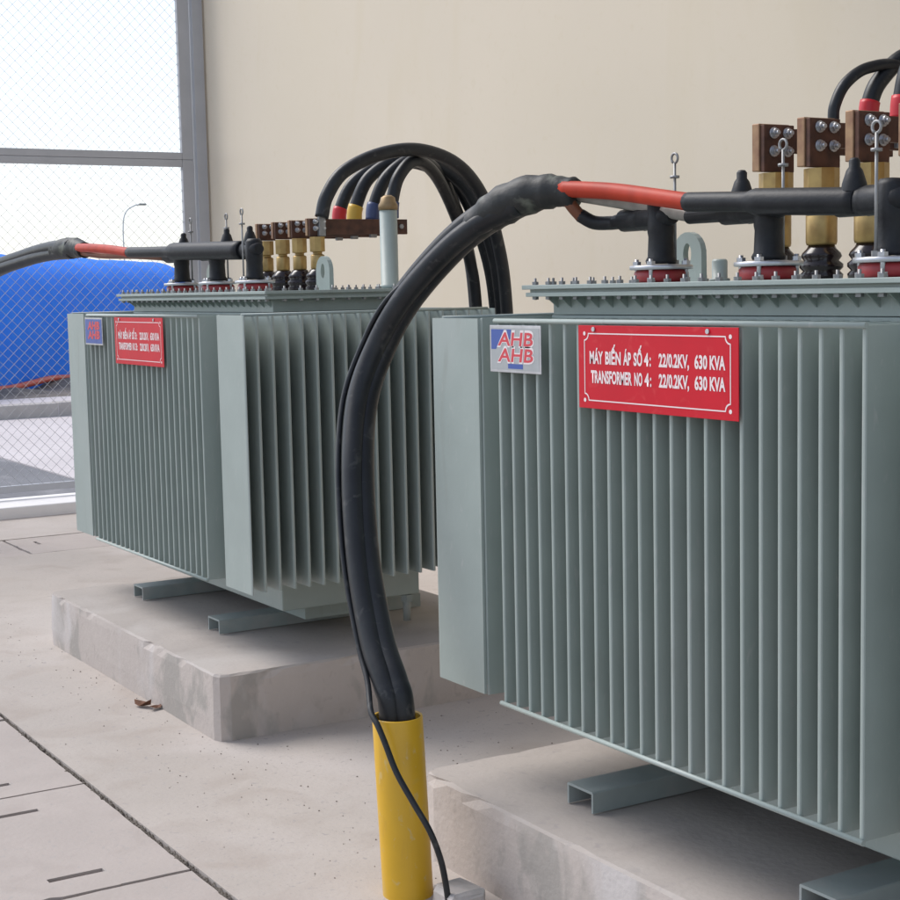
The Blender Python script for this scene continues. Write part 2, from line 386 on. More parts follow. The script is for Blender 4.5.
def ribbon(b, pts, wd, y, th):
    n = len(pts)
    inn, outt = [], []
    for i in range(n):
        p0, p1, p2 = Vector(pts[i - 1]), Vector(pts[i]), Vector(pts[(i + 1) % n])
        d = ((p1 - p0).normalized() + (p2 - p1).normalized()).normalized(); nn = Vector((-d.y, d.x))
        inn.append(p1 + nn * wd / 2); outt.append(p1 - nn * wd / 2)
    for i in range(n):
        j = (i + 1) % n
        q = [(outt[i], y), (outt[j], y), (inn[j], y), (inn[i], y)]
        b._f([b.bm.verts.new((p.x, yy, p.y)) for p, yy in q])

def make_transformer(loc, label, sign_label, num, flag_w, flag_h, flag_z, bar_z, knob_at):
    T = empty("power_transformer", loc); tag(T, label, "transformer", "oil transformers in a row")
    # tank body with base plate
    def tank():
        b = B(); b.use('paint'); b.box(XL + 0.006, XR - 0.006, YW0, YW1, 0.328, ZT + 0.003, 0.004)
        b.box(XL + 0.10, XR - 0.10, YW0 + 0.13, YW1 - 0.10, 0.268, 0.3275); return b.mesh("tank")
    link("tank", shared('tank', tank), T)
    ff, fe = shared('ff', fin_mesh_front), shared('fe', fin_mesh_end)
    for k in range(23):
        o = link("fin", ff, T, (k * PITCH + random.uniform(-.0007, .0007), random.uniform(-.0006, .0004), 0)); o.rotation_euler = (random.uniform(-.0006, .0006), random.uniform(-.0008, .0008), random.uniform(-.004, .004))
        o = link("fin", ff, T, (k * PITCH, YB + YF, 0)); o.rotation_euler = (0, 0, PI)
    ne = 18
    for k in range(1, ne):
        yy = YF + (YB - YF) * k / ne
        o = link("fin", fe, T, (XR + 0.205 + random.uniform(-.0008, .0008), yy + random.uniform(-.001, .001), 0)); o.rotation_euler = (random.uniform(-.001, .001), 0, random.uniform(-.006, .006)); o = link("fin", fe, T, (XL - 0.205, yy, 0)); o.rotation_euler = (0, 0, PI)
    # outermost end fins: broad flat corner panels folded from one sheet with the end plate
    def corner():
        b = B(); b.use('paint'); t = 0.007
        b.prism([(0, t), (0.205, t), (0.211, t * .8), (0.213, t * .5), (0.211, t * .2), (0.205, 0), (0, 0)], 'z', ZB, ZT); return b.mesh("corner_panel")
    def plate():
        b = B(); b.use('paint'); b.box(-0.004, 0.004, YF + 0.0075, YB - 0.0075, ZB - 0.002, ZT + 0.001, 0.001); return b.mesh("end_plate")
    cm, pm = shared('corner', corner), shared('plate', plate)
    link("corner_panel", cm, T, (XR, YF, 0)); link("corner_panel", cm, T, (XR, YB - 0.007, 0))
    for yy in (YF + 0.007, YB):
        o = link("corner_panel", cm, T, (XL, yy, 0)); o.rotation_euler = (0, 0, PI)
    link("end_plate", pm, T, (XR - 0.004, 0, 0)); link("end_plate", pm, T, (XL + 0.004, 0, 0))
    # rods welded across the fin tips
    rx = shared('rx', rod_mesh("tie_rod", L + 0.02, 'x', 0.0055)); ry = shared('ry', rod_mesh("tie_rod", YB - YF - 0.02, 'y', 0.005))
    for yy in (-0.004, YB + YF + 0.004):
        for zz in (ZB + 0.004, ZT - 0.004): link("tie_rod", rx, T, (-0.01, yy, zz))
    for xx in (XR + 0.175, XL - 0.175): link("tie_rod", ry, T, (xx, YF + 0.01, ZT - 0.0))
    # collar, flange and bolted lid
    def collar():
        b = B(); b.use('paint'); b.box(XL + 0.012, XR - 0.012, YW0 + 0.004, YW1 - 0.004, ZT + 0.0045, 1.389)
        b.box(XL - 0.035, XR + 0.035, YW0 - 0.045, YW1 + 0.045, 1.3892, 1.399, 0.001)
        n = 24
        for k in range(n + 1):     # gussets under the flange
            xx = XL + 0.03 + (XR - XL - 0.06) * k / n
            for s_, yy in ((-1, YW0 + 0.004), (1, YW1 - 0.004)):
                b.prism([(yy, 1.389), (yy + s_ * 0.035, 1.389), (yy, 1.362)], 'x', xx - 0.002, xx + 0.002)
        return b.mesh("collar")
    link("collar", shared('collar', collar), T)
    def lidm():
        b = B(); b.use('paint'); b.box(XL - 0.045, XR + 0.045, YW0 - 0.05, YW1 + 0.05, 1.4065, 1.417, 0.0015)
        b.box(XL - 0.03, XR + 0.03, YW0 - 0.035, YW1 + 0.035, 1.3992, 1.4063); return b.mesh("lid")
    lid = link("lid", shared('lid', lidm), T)
    def boltm():
        b = B(); b.use('zincdull'); b.tube([(0, 0, -0.036), (0, 0, 0.016)], 0.0035, 6); b.tube([(0, 0, 0.0), (0, 0, 0.0075)], 0.0085, 6, True, False)
        b.tube([(0, 0, -0.035), (0, 0, -0.028)], 0.0085, 6, True, False); return b.mesh("bolt")
    bo = shared('bolt', boltm)
    n = 25
    for k in range(n + 1):
        xx = XL - 0.015 + (XR - XL + 0.03) * k / n
        for yy in (YW0 - 0.03, YW1 + 0.03): link("bolt", bo, lid, (xx, yy, 1.4172))
    for k in range(1, 10):
        for xx in (XL - 0.025, XR + 0.025): link("bolt", bo, lid, (xx, YW0 - 0.03 + (YW1 - YW0 + 0.06) * k / 10, 1.4172))
    # skid channels
    def skid():
        b = B(); b.use('paint_dusty'); t = 0.006
        b.prism([(0, 0), (t, 0), (t, 0.05 - t), (0.1 - t, 0.05 - t), (0.1 - t, 0), (0.1, 0), (0.1, 0.047), (0.097, 0.05), (0.003, 0.05), (0, 0.047)], 'y', 0, 0.82); return b.mesh("skid_channel")
    sk = shared('skid', skid)
    for xx in (0.105, 0.869): link("skid_channel", sk, T, (xx, 0.10, 0.2165))
    # high-voltage bushings
    def hvb():
        b = B(); b.use('gasket'); b.lathe([(0, 0), (0.058, 0), (0.062, 0.006), (0.062, 0.022), (0.056, 0.028), (0, 0.028)], 0, 0, 24); return b.mesh("hv_bushing")
    def clamp():
        b = B(); b.use('zinc'); b.lathe([(0, 0), (0.07, 0), (0.072, 0.002), (0.072, 0.008), (0.07, 0.01), (0.03, 0.012), (0, 0.012)], 0, 0, 28)
        for a in range(4):
            ax, ay = 0.06 * math.cos(a * PI / 2 + .5), 0.06 * math.sin(a * PI / 2 + .5)
            b.tube([(ax, ay, -0.028), (ax, ay, 0.024)], 0.005, 8); b.tube([(ax, ay, 0.0105), (ax, ay, 0.019)], 0.010, 6, True, False); b.tube([(ax, ay, -0.0275), (ax, ay, -0.018)], 0.010, 6, True, False)
        return b.mesh("clamp_ring")
    def trod():
        b = B(); b.use('zincdull'); b.tube([(0, 0, 0), (0, 0, 0.232)], 0.0033, 8); b.tube([(0, 0, 0.0), (0, 0, 0.012)], 0.009, 6, True, False); b.tube([(0, 0, 0.197), (0, 0, 0.203)], 0.011, 10)
        ring = [(0.011 * math.cos(a), 0, 0.242 + 0.011 * math.sin(a)) for a in [2 * PI * k / 14 - PI / 2 for k in range(14)]]
        b.tube(ring, 0.003, 6); return b.mesh("eye_rod")
    for i, xx in enumerate((0.191, 0.545, 0.883)):
        h = link("hv_bushing", shared('hvb', hvb), T, (xx, 0.32, 1.4172)); link("clamp_ring", shared('clamp', clamp), h, (0, 0, 0.0285))
        link("eye_rod", shared('trod', trod), h, (-0.005 if i < 2 else 0.004, 0.045 if i < 2 else -0.045, 0.038))
    # low-voltage bushings, palms and busbars
    def ins():
        b = B(); b.use('porcelain'); b.lathe([(0, 0), (0.048, 0), (0.05, 0.01), (0.042, 0.018), (0.05, 0.026), (0.05, 0.034), (0.04, 0.042), (0.047, 0.052), (0.044, 0.06), (0.034, 0.07), (0.03, 0.078), (0, 0.078)], 0, 0, 22); return b.mesh("lv_bushing")
    fz0 = flag_z - 1.4172
    def stem():
        b = B(); b.use('brass'); s_ = flag_w
        z1 = fz0; zm = 0.078 + (z1 - 0.078) * .5
        b.lathe([(0, 0.0782), (0.031 * s_, 0.0782), (0.033 * s_, 0.085), (0.033 * s_, zm - .012), (0.030 * s_, zm - .008), (0.022 * s_, zm - .006), (0.022 * s_, zm + .002), (0.034 * s_, zm + 0.004)], 0, 0, 20)
        b.tube([(0, 0, zm + 0.004), (0, 0, z1 - 0.004)], 0.037 * s_, 8, True, False); return b.mesh("stem")
    def flag():
        b = B(); fw, fh = 0.085 * flag_w, flag_h
        b.use('copper_edge'); b.box(-0.026 * flag_w, -0.004, -fw / 2 - 0.004, fw / 2, fz0, fz0 + fh, 0.002)
        b.use('copper'); b.box(-0.0035, 0.010, -fw / 2, fw / 2 + 0.002, fz0 - 0.002, fz0 + fh - 0.003, 0.0015)
        b.use('zinc')
        for a in (-1, 1):
            for c in (0.42, 0.80):
                yy, zz = a * fw * .23 + .004, fz0 + fh * c
                b.tube([(0.0102, yy, zz), (0.014, yy, zz)], 0.0125 * flag_w, 12); b.hexnut((0.0141, yy, zz), (1, 0, 0), 0.0095 * flag_w, 0.008); b.tube([(0.022, yy, zz), (0.030, yy, zz)], 0.005, 8)
        return b.mesh("terminal_palm")
    lvx = (0.185, 0.337, 0.489, 0.645) if num == '3' else (0.168, 0.320, 0.472, 0.628)
    st, fl, im = stem(), flag(), shared('ins', ins)
    for i, xx in enumerate(lvx):
        h = link("lv_bushing", im, T, (xx, 0.69, 1.4172)); link("stem", st, h); link("terminal_palm", fl, h)
        bb = B(); bb.use('copper'); bb.box(xx - 0.022, xx - 0.012 + 0.006, 0.69 + 0.0425 * flag_w + .003, 1.09, bar_z, bar_z + 0.058, 0.0015)
        bb.use('zincdull')
        for yy in (1.02, 1.06): bb.hexnut((xx - 0.006, yy, bar_z + 0.03), (1, 0, 0), 0.010, 0.009)
        put("busbar", bb, None, T)
    # lifting lugs
    def lug(wd, ht, hr, t=0.016):
        def f():
            b = B(); b.use('paint')
            nseg = 20; outer = []; inner = []
            cz = ht - wd * 0.5
            for k in range(nseg):
                a = 2 * PI * k / nseg - PI / 2 + PI / nseg
                ca, sa = math.cos(a), math.sin(a)
                inner.append((hr * ca * .75, cz + hr * sa * 1.3))
                if sa >= -0.05: outer.append((wd / 2 * ca, cz + wd / 2 * sa))
                else:
                    outer.append((wd / 2 * max(-1, min(1, ca * 1.5)), 0.0 if sa < -.45 else cz * .5))
            for yy, flip in ((-t / 2, 0), (t / 2, 1)):
                vo = [b.bm.verts.new((p[0], yy, p[1])) for p in outer]; vi = [b.bm.verts.new((p[0], yy, p[1])) for p in inner]
                for k in range(nseg):
                    j = (k + 1) % nseg; b._f([vo[k], vo[j], vi[j], vi[k]])
                if flip == 0: vo0, vi0 = vo, vi
            for k in range(nseg):
                j = (k + 1) % nseg; b._f([vo0[k], vo0[j], vo[j], vo[k]]); b._f([vi0[k], vi0[j], vi[j], vi[k]])
            return b.mesh("lifting_lug")
        return f
    lg = shared('lug', lug(0.105, 0.118, 0.020))
    link("lifting_lug", lg, T, (0.075, 0.5, 1.4172)); link("lifting_lug", lg, T, (1.078, 0.5, 1.4172))
    # filler pipe with its bronze cap, plug and drain pipe
    def fpipe():
        b = B(); b.use('paint'); b.lathe([(0, 0), (0.045, 0), (0.045, 0.012), (0.031, 0.0125), (0.031, 0.27), (0.028, 0.272), (0, 0.272)], 0, 0, 24); return b.mesh("filler_pipe")
    def fcap():
        b = B(); b.use('bronze'); b.lathe([(0, 0.2722), (0.034, 0.2722), (0.034, 0.29), (0.028, 0.30), (0.025, 0.315), (0.012, 0.323), (0, 0.324)], 0, 0, 20); return b.mesh("cap")
    fp = link("filler_pipe", shared('fpipe', fpipe), T, (1.215, 0.685, 1.4172)); link("cap", shared('fcap', fcap), fp)
    def plug():
        b = B(); b.use('paint'); b.lathe([(0, 0), (0.024, 0), (0.024, 0.005), (0.018, 0.006), (0.018, 0.045), (0.015, 0.05), (0, 0.05)], 0, 0, 18); return b.mesh("plug")
    link("plug", shared('plug', plug), T, (0.235, 0.455, 1.4172))
    def drain():
        b = B(); b.use('paint_dusty'); b.tube([(XR - 0.03, 0.72, 0.335), (XR - 0.03, 0.72, 0.23)], 0.014, 12); b.tube([(XR - .03, .72, .30), (XR - .03, .72, .325)], 0.022, 6, True, False); return b.mesh("drain_pipe")
    link("drain_pipe", shared('drain', drain), T)
    # enamel sign on the fin tips
    X0, X1, Z0, Z1 = 0.327, 0.827, 1.158, 1.331
    sb = B(); sb.use('signred'); sb.box(X0, X1, -0.0125, -0.0105, Z0, Z1, 0.0006)
    sg = put("sign_plate", sb, None, T); sg['label'] = sign_label
    br = B(); br.use('signwhite'); mgx, mgz, cr = 0.022, 0.017, 0.014; pts = []
    bx0, bx1, bz0, bz1 = X0 + mgx, X1 - mgx, Z0 + mgz, Z1 - mgz
    for (cx, cz, a0) in ((bx0, bz0, 90), (bx1, bz0, 180), (bx1, bz1, 270), (bx0, bz1, 0)):
        for k in range(5):
            a = math.radians(a0 - 90 * k / 4); pts.append((cx + cr * math.cos(a), cz + cr * math.sin(a)))
    ribbon(br, pts, 0.0032, -0.0130, 0.0005)
    for cx, cz in ((bx0, bz0), (bx1, bz0), (bx1, bz1), (bx0, bz1)):
        v = [br.bm.verts.new((cx + .0045 * math.cos(2 * PI * k / 8), -0.0130, cz + .0045 * math.sin(2 * PI * k / 8))) for k in range(8)]; br._f(v)
    put("border_line", br, None, sg)
    def row(parts, z, h):
        for (body, x0, wd) in parts: add_text(body, x0, -0.0131, z, wd, h, 'signwhite', sg, weight=0.034)
    row((("M\u00c1Y", X0 + .040, .046), ("BI\u1ebeN", X0 + .094, .052), ("\u00c1P", X0 + .154, .026), ("S\u1ed0", X0 + .188, .028), (num, X0 + .222, .014), (":", X0 + .2395, .004),
         ("22/0.2KV,", X0 + .268, .092), ("630", X0 + .376, .037), ("KVA", X0 + .420, .044)), 1.2525, 0.0255)
    row((("TRANSFORMER", X0 + .044, .138), ("NO", X0 + .190, .026), (num, X0 + .223, .014), (":", X0 + .2405, .004),
         ("22/0.2KV,", X0 + .268, .092), ("630", X0 + .376, .037), ("KVA", X0 + .420, .044)), 1.2125, 0.0255)
    sc_ = B(); sc_.use('zinc')
    for xx in (X0 + .055, X1 - .085): sc_.lathe([(0.005, 0), (0.004, .003), (0, .0035)], 0, 0, 10) if 0 else sc_.tube([(xx, -0.0126, Z1 - .008), (xx, -0.0156, Z1 - .008)], 0.005, 10)
    put("screw", sc_, None, sg)
    # maker's badge
    bx, bz, bw, bh = -0.018, 1.222, 0.205, 0.106
    bb = B(); bb.use('aluminium'); bb.box(bx, bx + bw, -0.0125, -0.0105, bz, bz + bh, 0.0008)
    bd = put("maker_badge", bb, None, T)
    p2 = B(); p2.use('badgeface' if num == '4' else 'badgeblue'); p2.box(bx + .006, bx + bw - .006, -0.0130, -0.0126, bz + .006, bz + bh - .006); put("face", p2, None, bd)
    p3 = B(); p3.use('badgeblue'); p3.prism([(bx + .007, bz + .052), (bx + .026, bz + .052), (bx + .05, bz + .075), (bx + .085, bz + .075), (bx + .09, bz + bh - .009), (bx + .007, bz + bh - .009)], 'y', -0.0133, -0.01305)
    p3.box(bx + .075, bx + .135, -0.0133, -0.01305, bz + .009, bz + .020); put("blue_field", p3, None, bd)
    for body, zz in (("AHB", bz + .061), ("AHB", bz + .025)):
        if num == '4': add_text(body, bx + .030, -0.01345, zz - .002, .150, .036, 'badgepale', bd, shear=0.12, weight=0.05)
        add_text(body, bx + .034, -0.0136, zz, .142, .030, 'badgered', bd, shear=0.12, weight=0.02 if num == '4' else 0.05)
    return T

D2 = Vector((-3.0535, 0.0565, 0))
T1 = make_transformer((0, 0, 0), "nearer grey green finned transformer with the large readable red sign", "red sign with white lettering", "4", 1.10, 0.112, 1.675, 1.72, 0)
T2 = make_transformer(D2, "farther grey green finned transformer standing in front of the blue tarpaulin, seen whole", "red sign with white lettering, small and far", "3", 0.82, 0.066, 1.622, 1.628, 0)

# ------------------------------------------------------------------ high-voltage cables
def elbow(parent, bx, by, reach, knob, off):
    """black separable tee on a bushing with its cable boot running off to the left"""
    b = B(); b.use('black')
    b.lathe([(0.0, 1.459), (0.034, 1.459), (0.036, 1.466), (0.031, 1.475), (0.029, 1.52), (0.031, 1.53), (0.031, 1.592), (0.022, 1.603), (0, 1.605)], bx, by, 18)
    p = [(bx + 0.045, by, 1.566), (bx + 0.02, by, 1.566), (bx - 0.06, by, 1.565), (bx - 0.061, by, 1.565), (bx - 0.075, by, 1.564), (bx - 0.135, by - .002, 1.562), (bx - 0.137, by - .002, 1.562), (bx - reach, by - .004, 1.560)]
    b.tube(p, [0.018, 0.027, 0.030, 0.029, 0.028, 0.026, 0.019, 0.0165], 16)
    for v in b.bm.verts: v.co += off
    o = put("elbow", b, None, parent)
    if knob is not None:
        k = B(); k.use('black'); k.lathe([(0.026, 1.585), (0.024, 1.60), (0.016, 1.625), (0.011, 1.632), (0.011, 1.644), (0.007, 1.649), (0, 1.65)], bx + knob, by, 14)
        for v in k.bm.verts: v.co += off
        put("knob", k, None, o)
    return o

def strands(path, n, rad, spread, parent, m='sheath', twist=1.6, phase=0.0, name="cable_strand"):
    P = spline(path, 8); N = len(P)
    for s_ in range(n):
        q = []; up = Vector((1, 0, 0))
        for i, p in enumerate(P):
            t = (P[min(i + 1, N - 1)] - P[max(i - 1, 0)]).normalized(); up = (up - t * up.dot(t)).normalized(); sd_ = t.cross(up)
            a = phase + twist * i / N + 2 * PI * s_ / n
            q.append(p + (up * math.cos(a) + sd_ * math.sin(a)) * spread)
        b = B(); b.use(m); b.tube(q, rad, 14); put(name, b, None, parent)
    return P

def hv_cable(base, path, breakout, label, root_loc, rad=0.0285):
    R = empty("high_voltage_cable", root_loc); tag(R, label, "power cable", "high voltage cable bundles")
    off = Vector(base) - Vector(root_loc)
    G = bpy.data.objects
    def sh(p): return Vector(p) + off
    P = [sh(p) for p in path]
    strands(P, 3, rad, rad * .57, R, phase=0.4)
    tb = [sh(p) for p in breakout]
    S_ = spline(tb, 6); n = len(S_)
    b = B(); b.use('tape')
    rr = [0.036 + 0.012 * math.sin(PI * min(1, i / n * 1.15)) + random.uniform(-.0035, .0035) for i in range(n)]
    b.tube(S_, rr, 18); put("tape_wrap", b, None, R)
    return R, off

# the nearer transformer's cable
path1 = [(-0.125, -0.214, 0.20), (-0.137, -0.214, 0.43), (-0.165, -0.214, 0.49), (-0.246, -0.205, 0.579), (-0.355, -0.18, 0.756), (-0.449, -0.14, 0.967), (-0.528, -0.08, 1.135), (-0.535, -0.02, 1.268),
         (-0.485, 0.03, 1.386), (-0.394, 0.1, 1.505), (-0.305, 0.15, 1.575), (-0.201, 0.2, 1.622)]
R1, off1 = hv_cable((0, 0, 0), path1, [(-0.335, 0.135, 1.55), (-0.28, 0.165, 1.595), (-0.20, 0.20, 1.63), (-0.12, 0.235, 1.64), (-0.055, 0.265, 1.632)],
                    "thick black cable bundle arching out of the yellow pipe to the nearer transformer", (-0.12, -0.214, 0.0))
def core(R, off, pts, rad, m, name="core"):
    b = B(); b.use(m); b.tube(spline([Vector(p) + off for p in pts], 6), rad, 12); return put(name, b, None, R)
def heads(R, off, start, knobs, redend, sl):
    ex = (0.191, 0.545, 0.883); sx, sy, sz = start; near = sx > -.3
    for i, bx in enumerate(ex):
        elbow(R, bx, 0.32, (0.165, 0.25, 0.22)[i], knobs[i], off)
    if near:
        core(R, off, [(sx, sy - .01, sz - .005), (sx + .012, sy, sz - .03), (sx + .022, sy + .02, sz - .056)], 0.015, 'browncore', "brown_core")
        core(R, off, [(sx + .020, sy + .018, sz - .052), (sx + .045, sy + .04, sz - .070), (0.01, 0.314, 1.559), (0.05, 0.318, 1.560)], 0.0165, 'black', "black_core")
    else:
        core(R, off, [(sx, sy - .01, sz - .01), (sx + .25, sy, sz - .03), (-0.25, .30, 1.575), (0.04, 0.318, 1.560)], 0.0145, 'browncore', "brown_core")
    core(R, off, [(sx, sy + .02, sz - .002), (sx + (.30 - sx) * .45, sy + .05, 1.60), (0.27, 0.317, 1.568), (0.31, .317, 1.562)], 0.016, 'greytape', "screened_core")
    dx_ = redend - sx
    core(R, off, [(sx - .01, sy - .018, sz + .012), (sx + dx_ * .35, .262, (sz - .004) if near else 1.622), (sx + dx_ * .7, .262, 1.606), (redend, 0.262, 1.586)], 0.0195, 'redcore', "red_core")
    e0 = redend - .017; e1 = 0.80
    p = [(e0 + (e1 - e0) * t, 0.262 + .055 * t * t, 1.588 - .023 * t) for t in (0, .2, .45, .72, 1)]
    core(R, off, p, [0.0212] * 12 + [sl] * 13, 'black', "shrink_sleeve")
heads(R1, off1, (-0.075, 0.255, 1.632), (None, -0.082, -0.096), 0.372, 0.0275)
# the farther transformer's cable comes in from beyond the left edge
b2 = Vector(D2)
path2 = [(-3.30, 0.05, -0.02), (-3.30, 0.06, 0.30), (-3.27, 0.10, 0.75), (-3.10, 0.16, 1.15), (-2.80, 0.21, 1.40), (-2.387, 0.26, 1.542), (-1.832, 0.30, 1.606), (-1.45, .31, 1.630), (-1.114, 0.315, 1.632)]
R2, off2 = hv_cable(b2, path2, [(-1.42, .31, 1.63), (-1.25, .313, 1.636), (-1.10, .317, 1.634), (-0.97, .317, 1.620)],
                    "thick black cable bundle entering from the left edge to the farther transformer", (b2.x - 3.3, b2.y + 0.05, 0.0), 0.031)
heads(R2, off2, (-0.99, 0.317, 1.620), (0.03, 0.10, -0.03), -0.22, 0.034)

# ------------------------------------------------------------------ low-voltage cables arching back towards the wall
def lv(pts, rad, label, sleeve, group, base):
    P = [Vector(p) for p in pts]; o0 = Vector(base)
    b = B(); b.use('sheath'); b.tube(spline(P, 7), rad, 12)
    lugp = P[0]
    b.use('zincdull'); b.box(lugp.x - .012, lugp.x + .006, lugp.y - .014, lugp.y + .014, lugp.z - .07, lugp.z + .004, .002)
    o = put("low_voltage_cable", b, None, None, o0); tag(o, label, "power cable", group)
    if sleeve:
        sp = spline(P, 7)[0:8]; s_ = B(); s_.use(sleeve); s_.tube(sp, rad * 1.16, 12); put("phase_sleeve", s_, None, o)
    return o
g2 = "low voltage cables of the farther transformer"
lv([(0.668, 0.7, 1.69), (0.668, 0.725, 1.7704), (0.67, 0.8, 1.8628), (0.665, 0.9612, 1.9332), (0.655, 1.144, 1.9552), (0.64, 1.32, 1.9068), (0.62, 1.45, 1.788), (0.61, 1.53, 1.6), (0.6, 1.575, 1.33), (0.6, 1.59, 0.7), (0.6, 1.6, 0.0)],
   0.0265, "black cable landing at the front of the copper bar, leftmost of its arch", None, g2, D2)
lv([(0.19, 1.02, 1.69), (0.19, 1.03, 1.7528), (0.2, 1.09, 1.8584), (0.24, 1.2134, 1.9332), (0.3, 1.369, 1.9288), (0.36, 1.5039, 1.8232), (0.4, 1.585, 1.62), (0.42, 1.635, 1.33), (0.42, 1.655, 0.7), (0.42, 1.665, 0.0)],
   0.026, "black cable with a red sleeve at its foot, arching over the farther transformer", 'sl_red', g2, D2)
lv([(0.345, 1.01, 1.69), (0.345, 1.02, 1.7528), (0.352, 1.08, 1.8672), (0.38, 1.2034, 1.9376), (0.42, 1.3486, 1.92), (0.46, 1.4835, 1.8144), (0.49, 1.565, 1.62), (0.5, 1.615, 1.33), (0.5, 1.635, 0.7), (0.5, 1.645, 0.0)],
   0.027, "black cable with a yellow sleeve at its foot, arching over the farther transformer", 'sl_yellow', g2, D2)
lv([(0.495, 1.015, 1.69), (0.495, 1.025, 1.7528), (0.5, 1.08, 1.8584), (0.5, 1.1928, 1.9288), (0.44, 1.3381, 1.9024), (0.38, 1.4522, 1.788), (0.345, 1.545, 1.6), (0.34, 1.585, 1.33), (0.34, 1.605, 0.7), (0.34, 1.615, 0.0)],
   0.026, "black cable with dark blue sleeve, between the yellow-sleeved one and the filler pipe", 'sl_blue', g2, D2)
lv([(0.655, 1.01, 1.69), (0.655, 1.015, 1.7528), (0.65, 1.05, 1.8496), (0.62, 1.1411, 1.9156), (0.54, 1.276, 1.876), (0.47, 1.4005, 1.744), (0.44, 1.4939, 1.55), (0.43, 1.535, 1.33), (0.43, 1.555, 0.7), (0.43, 1.565, 0.0)],
   0.025, "black cable with a dark blue sleeve, partly behind the filler pipe of the farther transformer", 'sl_blue', g2, D2)
g1 = "low voltage cables of the nearer transformer"
lv([(0.17, 0.875, 1.798), (0.17, 0.88, 1.838), (0.172, 0.915, 1.893), (0.18, 0.985, 1.933), (0.2, 1.085, 1.933), (0.22, 1.205, 1.828), (0.23, 1.285, 1.608), (0.23, 1.335, 1.208), (0.23, 1.345, 0.0)], 0.0145,
   "thin black cable rising between two copper terminals of the nearer transformer, leftmost there", None, g1, (0, 0, 0))
lv([(0.17, 0.995, 1.802), (0.17, 1.0, 1.852), (0.175, 1.03, 1.907), (0.19, 1.105, 1.967), (0.21, 1.215, 1.967), (0.23, 1.345, 1.842), (0.24, 1.425, 1.612), (0.24, 1.465, 1.212), (0.24, 1.475, 0.0)], 0.022,
   "black cable with a red sleeve above the nearer transformer's copper terminals, left of its twin", 'sl_red', g1, (0, 0, 0))
lv([(0.32, 0.945, 1.794), (0.32, 0.95, 1.844), (0.318, 0.98, 1.924), (0.315, 1.06, 1.999), (0.31, 1.2, 1.999), (0.31, 1.35, 1.874), (0.31, 1.44, 1.614), (0.31, 1.48, 1.214), (0.31, 1.5, 0.0)], 0.022,
   "black cable with a red sleeve above the copper terminals, at the right edge", 'sl_red', g1, (0, 0, 0))

# ------------------------------------------------------------------ yellow conduit pipe and what lies by it
cp = B(); cp.use('yellow'); lx = -0.075; ly = 0.0
cp.lathe([(0.0595, -0.05), (0.0595, 0.0), (0.0595, 0.418), (0.0585, 0.4205), (0.0545, 0.4205), (0.0535, 0.418), (0.0535, 0.05)], 0, 0, 40, True, (lx, ly))
po = put("conduit_pipe", cp, None, None, (-0.104, -0.214, 0.0)); tag(po, "yellow plastic pipe standing upright in the ground around the thick black cables", "pipe")
ew = B(); ew.use('sheath')
up_ = [(p[0] - 0.0245, p[1] - 0.0385, p[2]) for p in path1[3:9]][::-1]
ew.tube(spline([(-0.43, 0.075, 1.48)] + up_ + [(-0.190, -0.262, 0.50), (-0.128, -0.288, 0.445), (-0.093, -0.290, 0.420), (-0.066, -0.287, 0.385), (-0.028, -0.279, 0.322), (0.022, -0.265, 0.262), (0.058, -0.246, 0.205), (0.072, -0.228, 0.142), (0.072, -0.215, 0.08), (0.068, -0.205, 0.02)], 6), 0.0072, 10)
o = put("earth_wire", ew); tag(o, "thin black wire running down across the yellow pipe", "wire")
lb = B(); lb.use('pad_side'); lb.box(0.0, 0.10, -0.21, -0.12, -0.02, 0.055, 0.012)
for v in lb.bm.verts: v.co += Vector((random.uniform(-.006, .006), random.uniform(-.006, .006), random.uniform(-.006, .004)))
o = put("concrete_lump", lb); tag(o, "small grey concrete lump beside the foot of the yellow pipe", "concrete block")
# dry leaves near the farther pad
def leaf(x, y, s_, rz, label):
    b = B(); b.use('leaf'); n = 8
    up = [(-.5, 0, .20), (-.3, .16, .14), (0, .22, .10), (.3, .15, .06), (.5, 0, .34), (.3, -.15, .22), (0, -.22, .04), (-.3, -.16, .08)]
    v = [b.bm.verts.new((p[0] * s_, p[1] * s_, p[2] * s_ + .003)) for p in up]; c = b.bm.verts.new((0, 0, .03 * s_))
    for k in range(n): b._f([v[k], v[(k + 1) % n], c])
    o = put("dry_leaf", b, None, None, (x, y, 0.002)); o.rotation_euler = (0, 0, rz)
    md = o.modifiers.new("thickness", 'SOLIDIFY'); md.thickness = 0.001
    tag(o, label, "leaf", "dry leaves on the ground"); return o
leaf(-2.085, -0.135, 0.085, 0.4, "larger brown dry leaf on the ground by the farther pad"); leaf(-2.03, -0.105, 0.07, 2.0, "smaller brown dry leaf touching the larger one by the farther pad")

# loose grit and crumbs of mortar lying about
gb = B(); gb.use('rubble')
def grit(x, y, r_):
    c = Vector((x, y, r_ * .4)); v = [gb.bm.verts.new(c + Vector((random.uniform(.6, 1) * r_ * d[0], random.uniform(.6, 1) * r_ * d[1], random.uniform(.4, .8) * r_ * d[2]))) for d in ((1, 0, 0), (0, 1, 0), (-1, 0, 0), (0, -1, 0), (0, 0, 1), (0, 0, -1))]
    for i in range(4):
        gb._f([v[i], v[(i + 1) % 4], v[4]]); gb._f([v[(i + 1) % 4], v[i], v[5]])
for _ in range(240):
    x = random.uniform(-5.4, 0.6); y = -0.10 - abs(random.gauss(0, .16))
    if y < -0.55: continue
    grit(x, y, random.uniform(.0012, .0035) if random.random() < .96 else random.uniform(.004, .006))
for _ in range(160):
    grit(random.uniform(-1.5, -0.33), random.uniform(-.1, 1.3), random.uniform(.0012, .004))
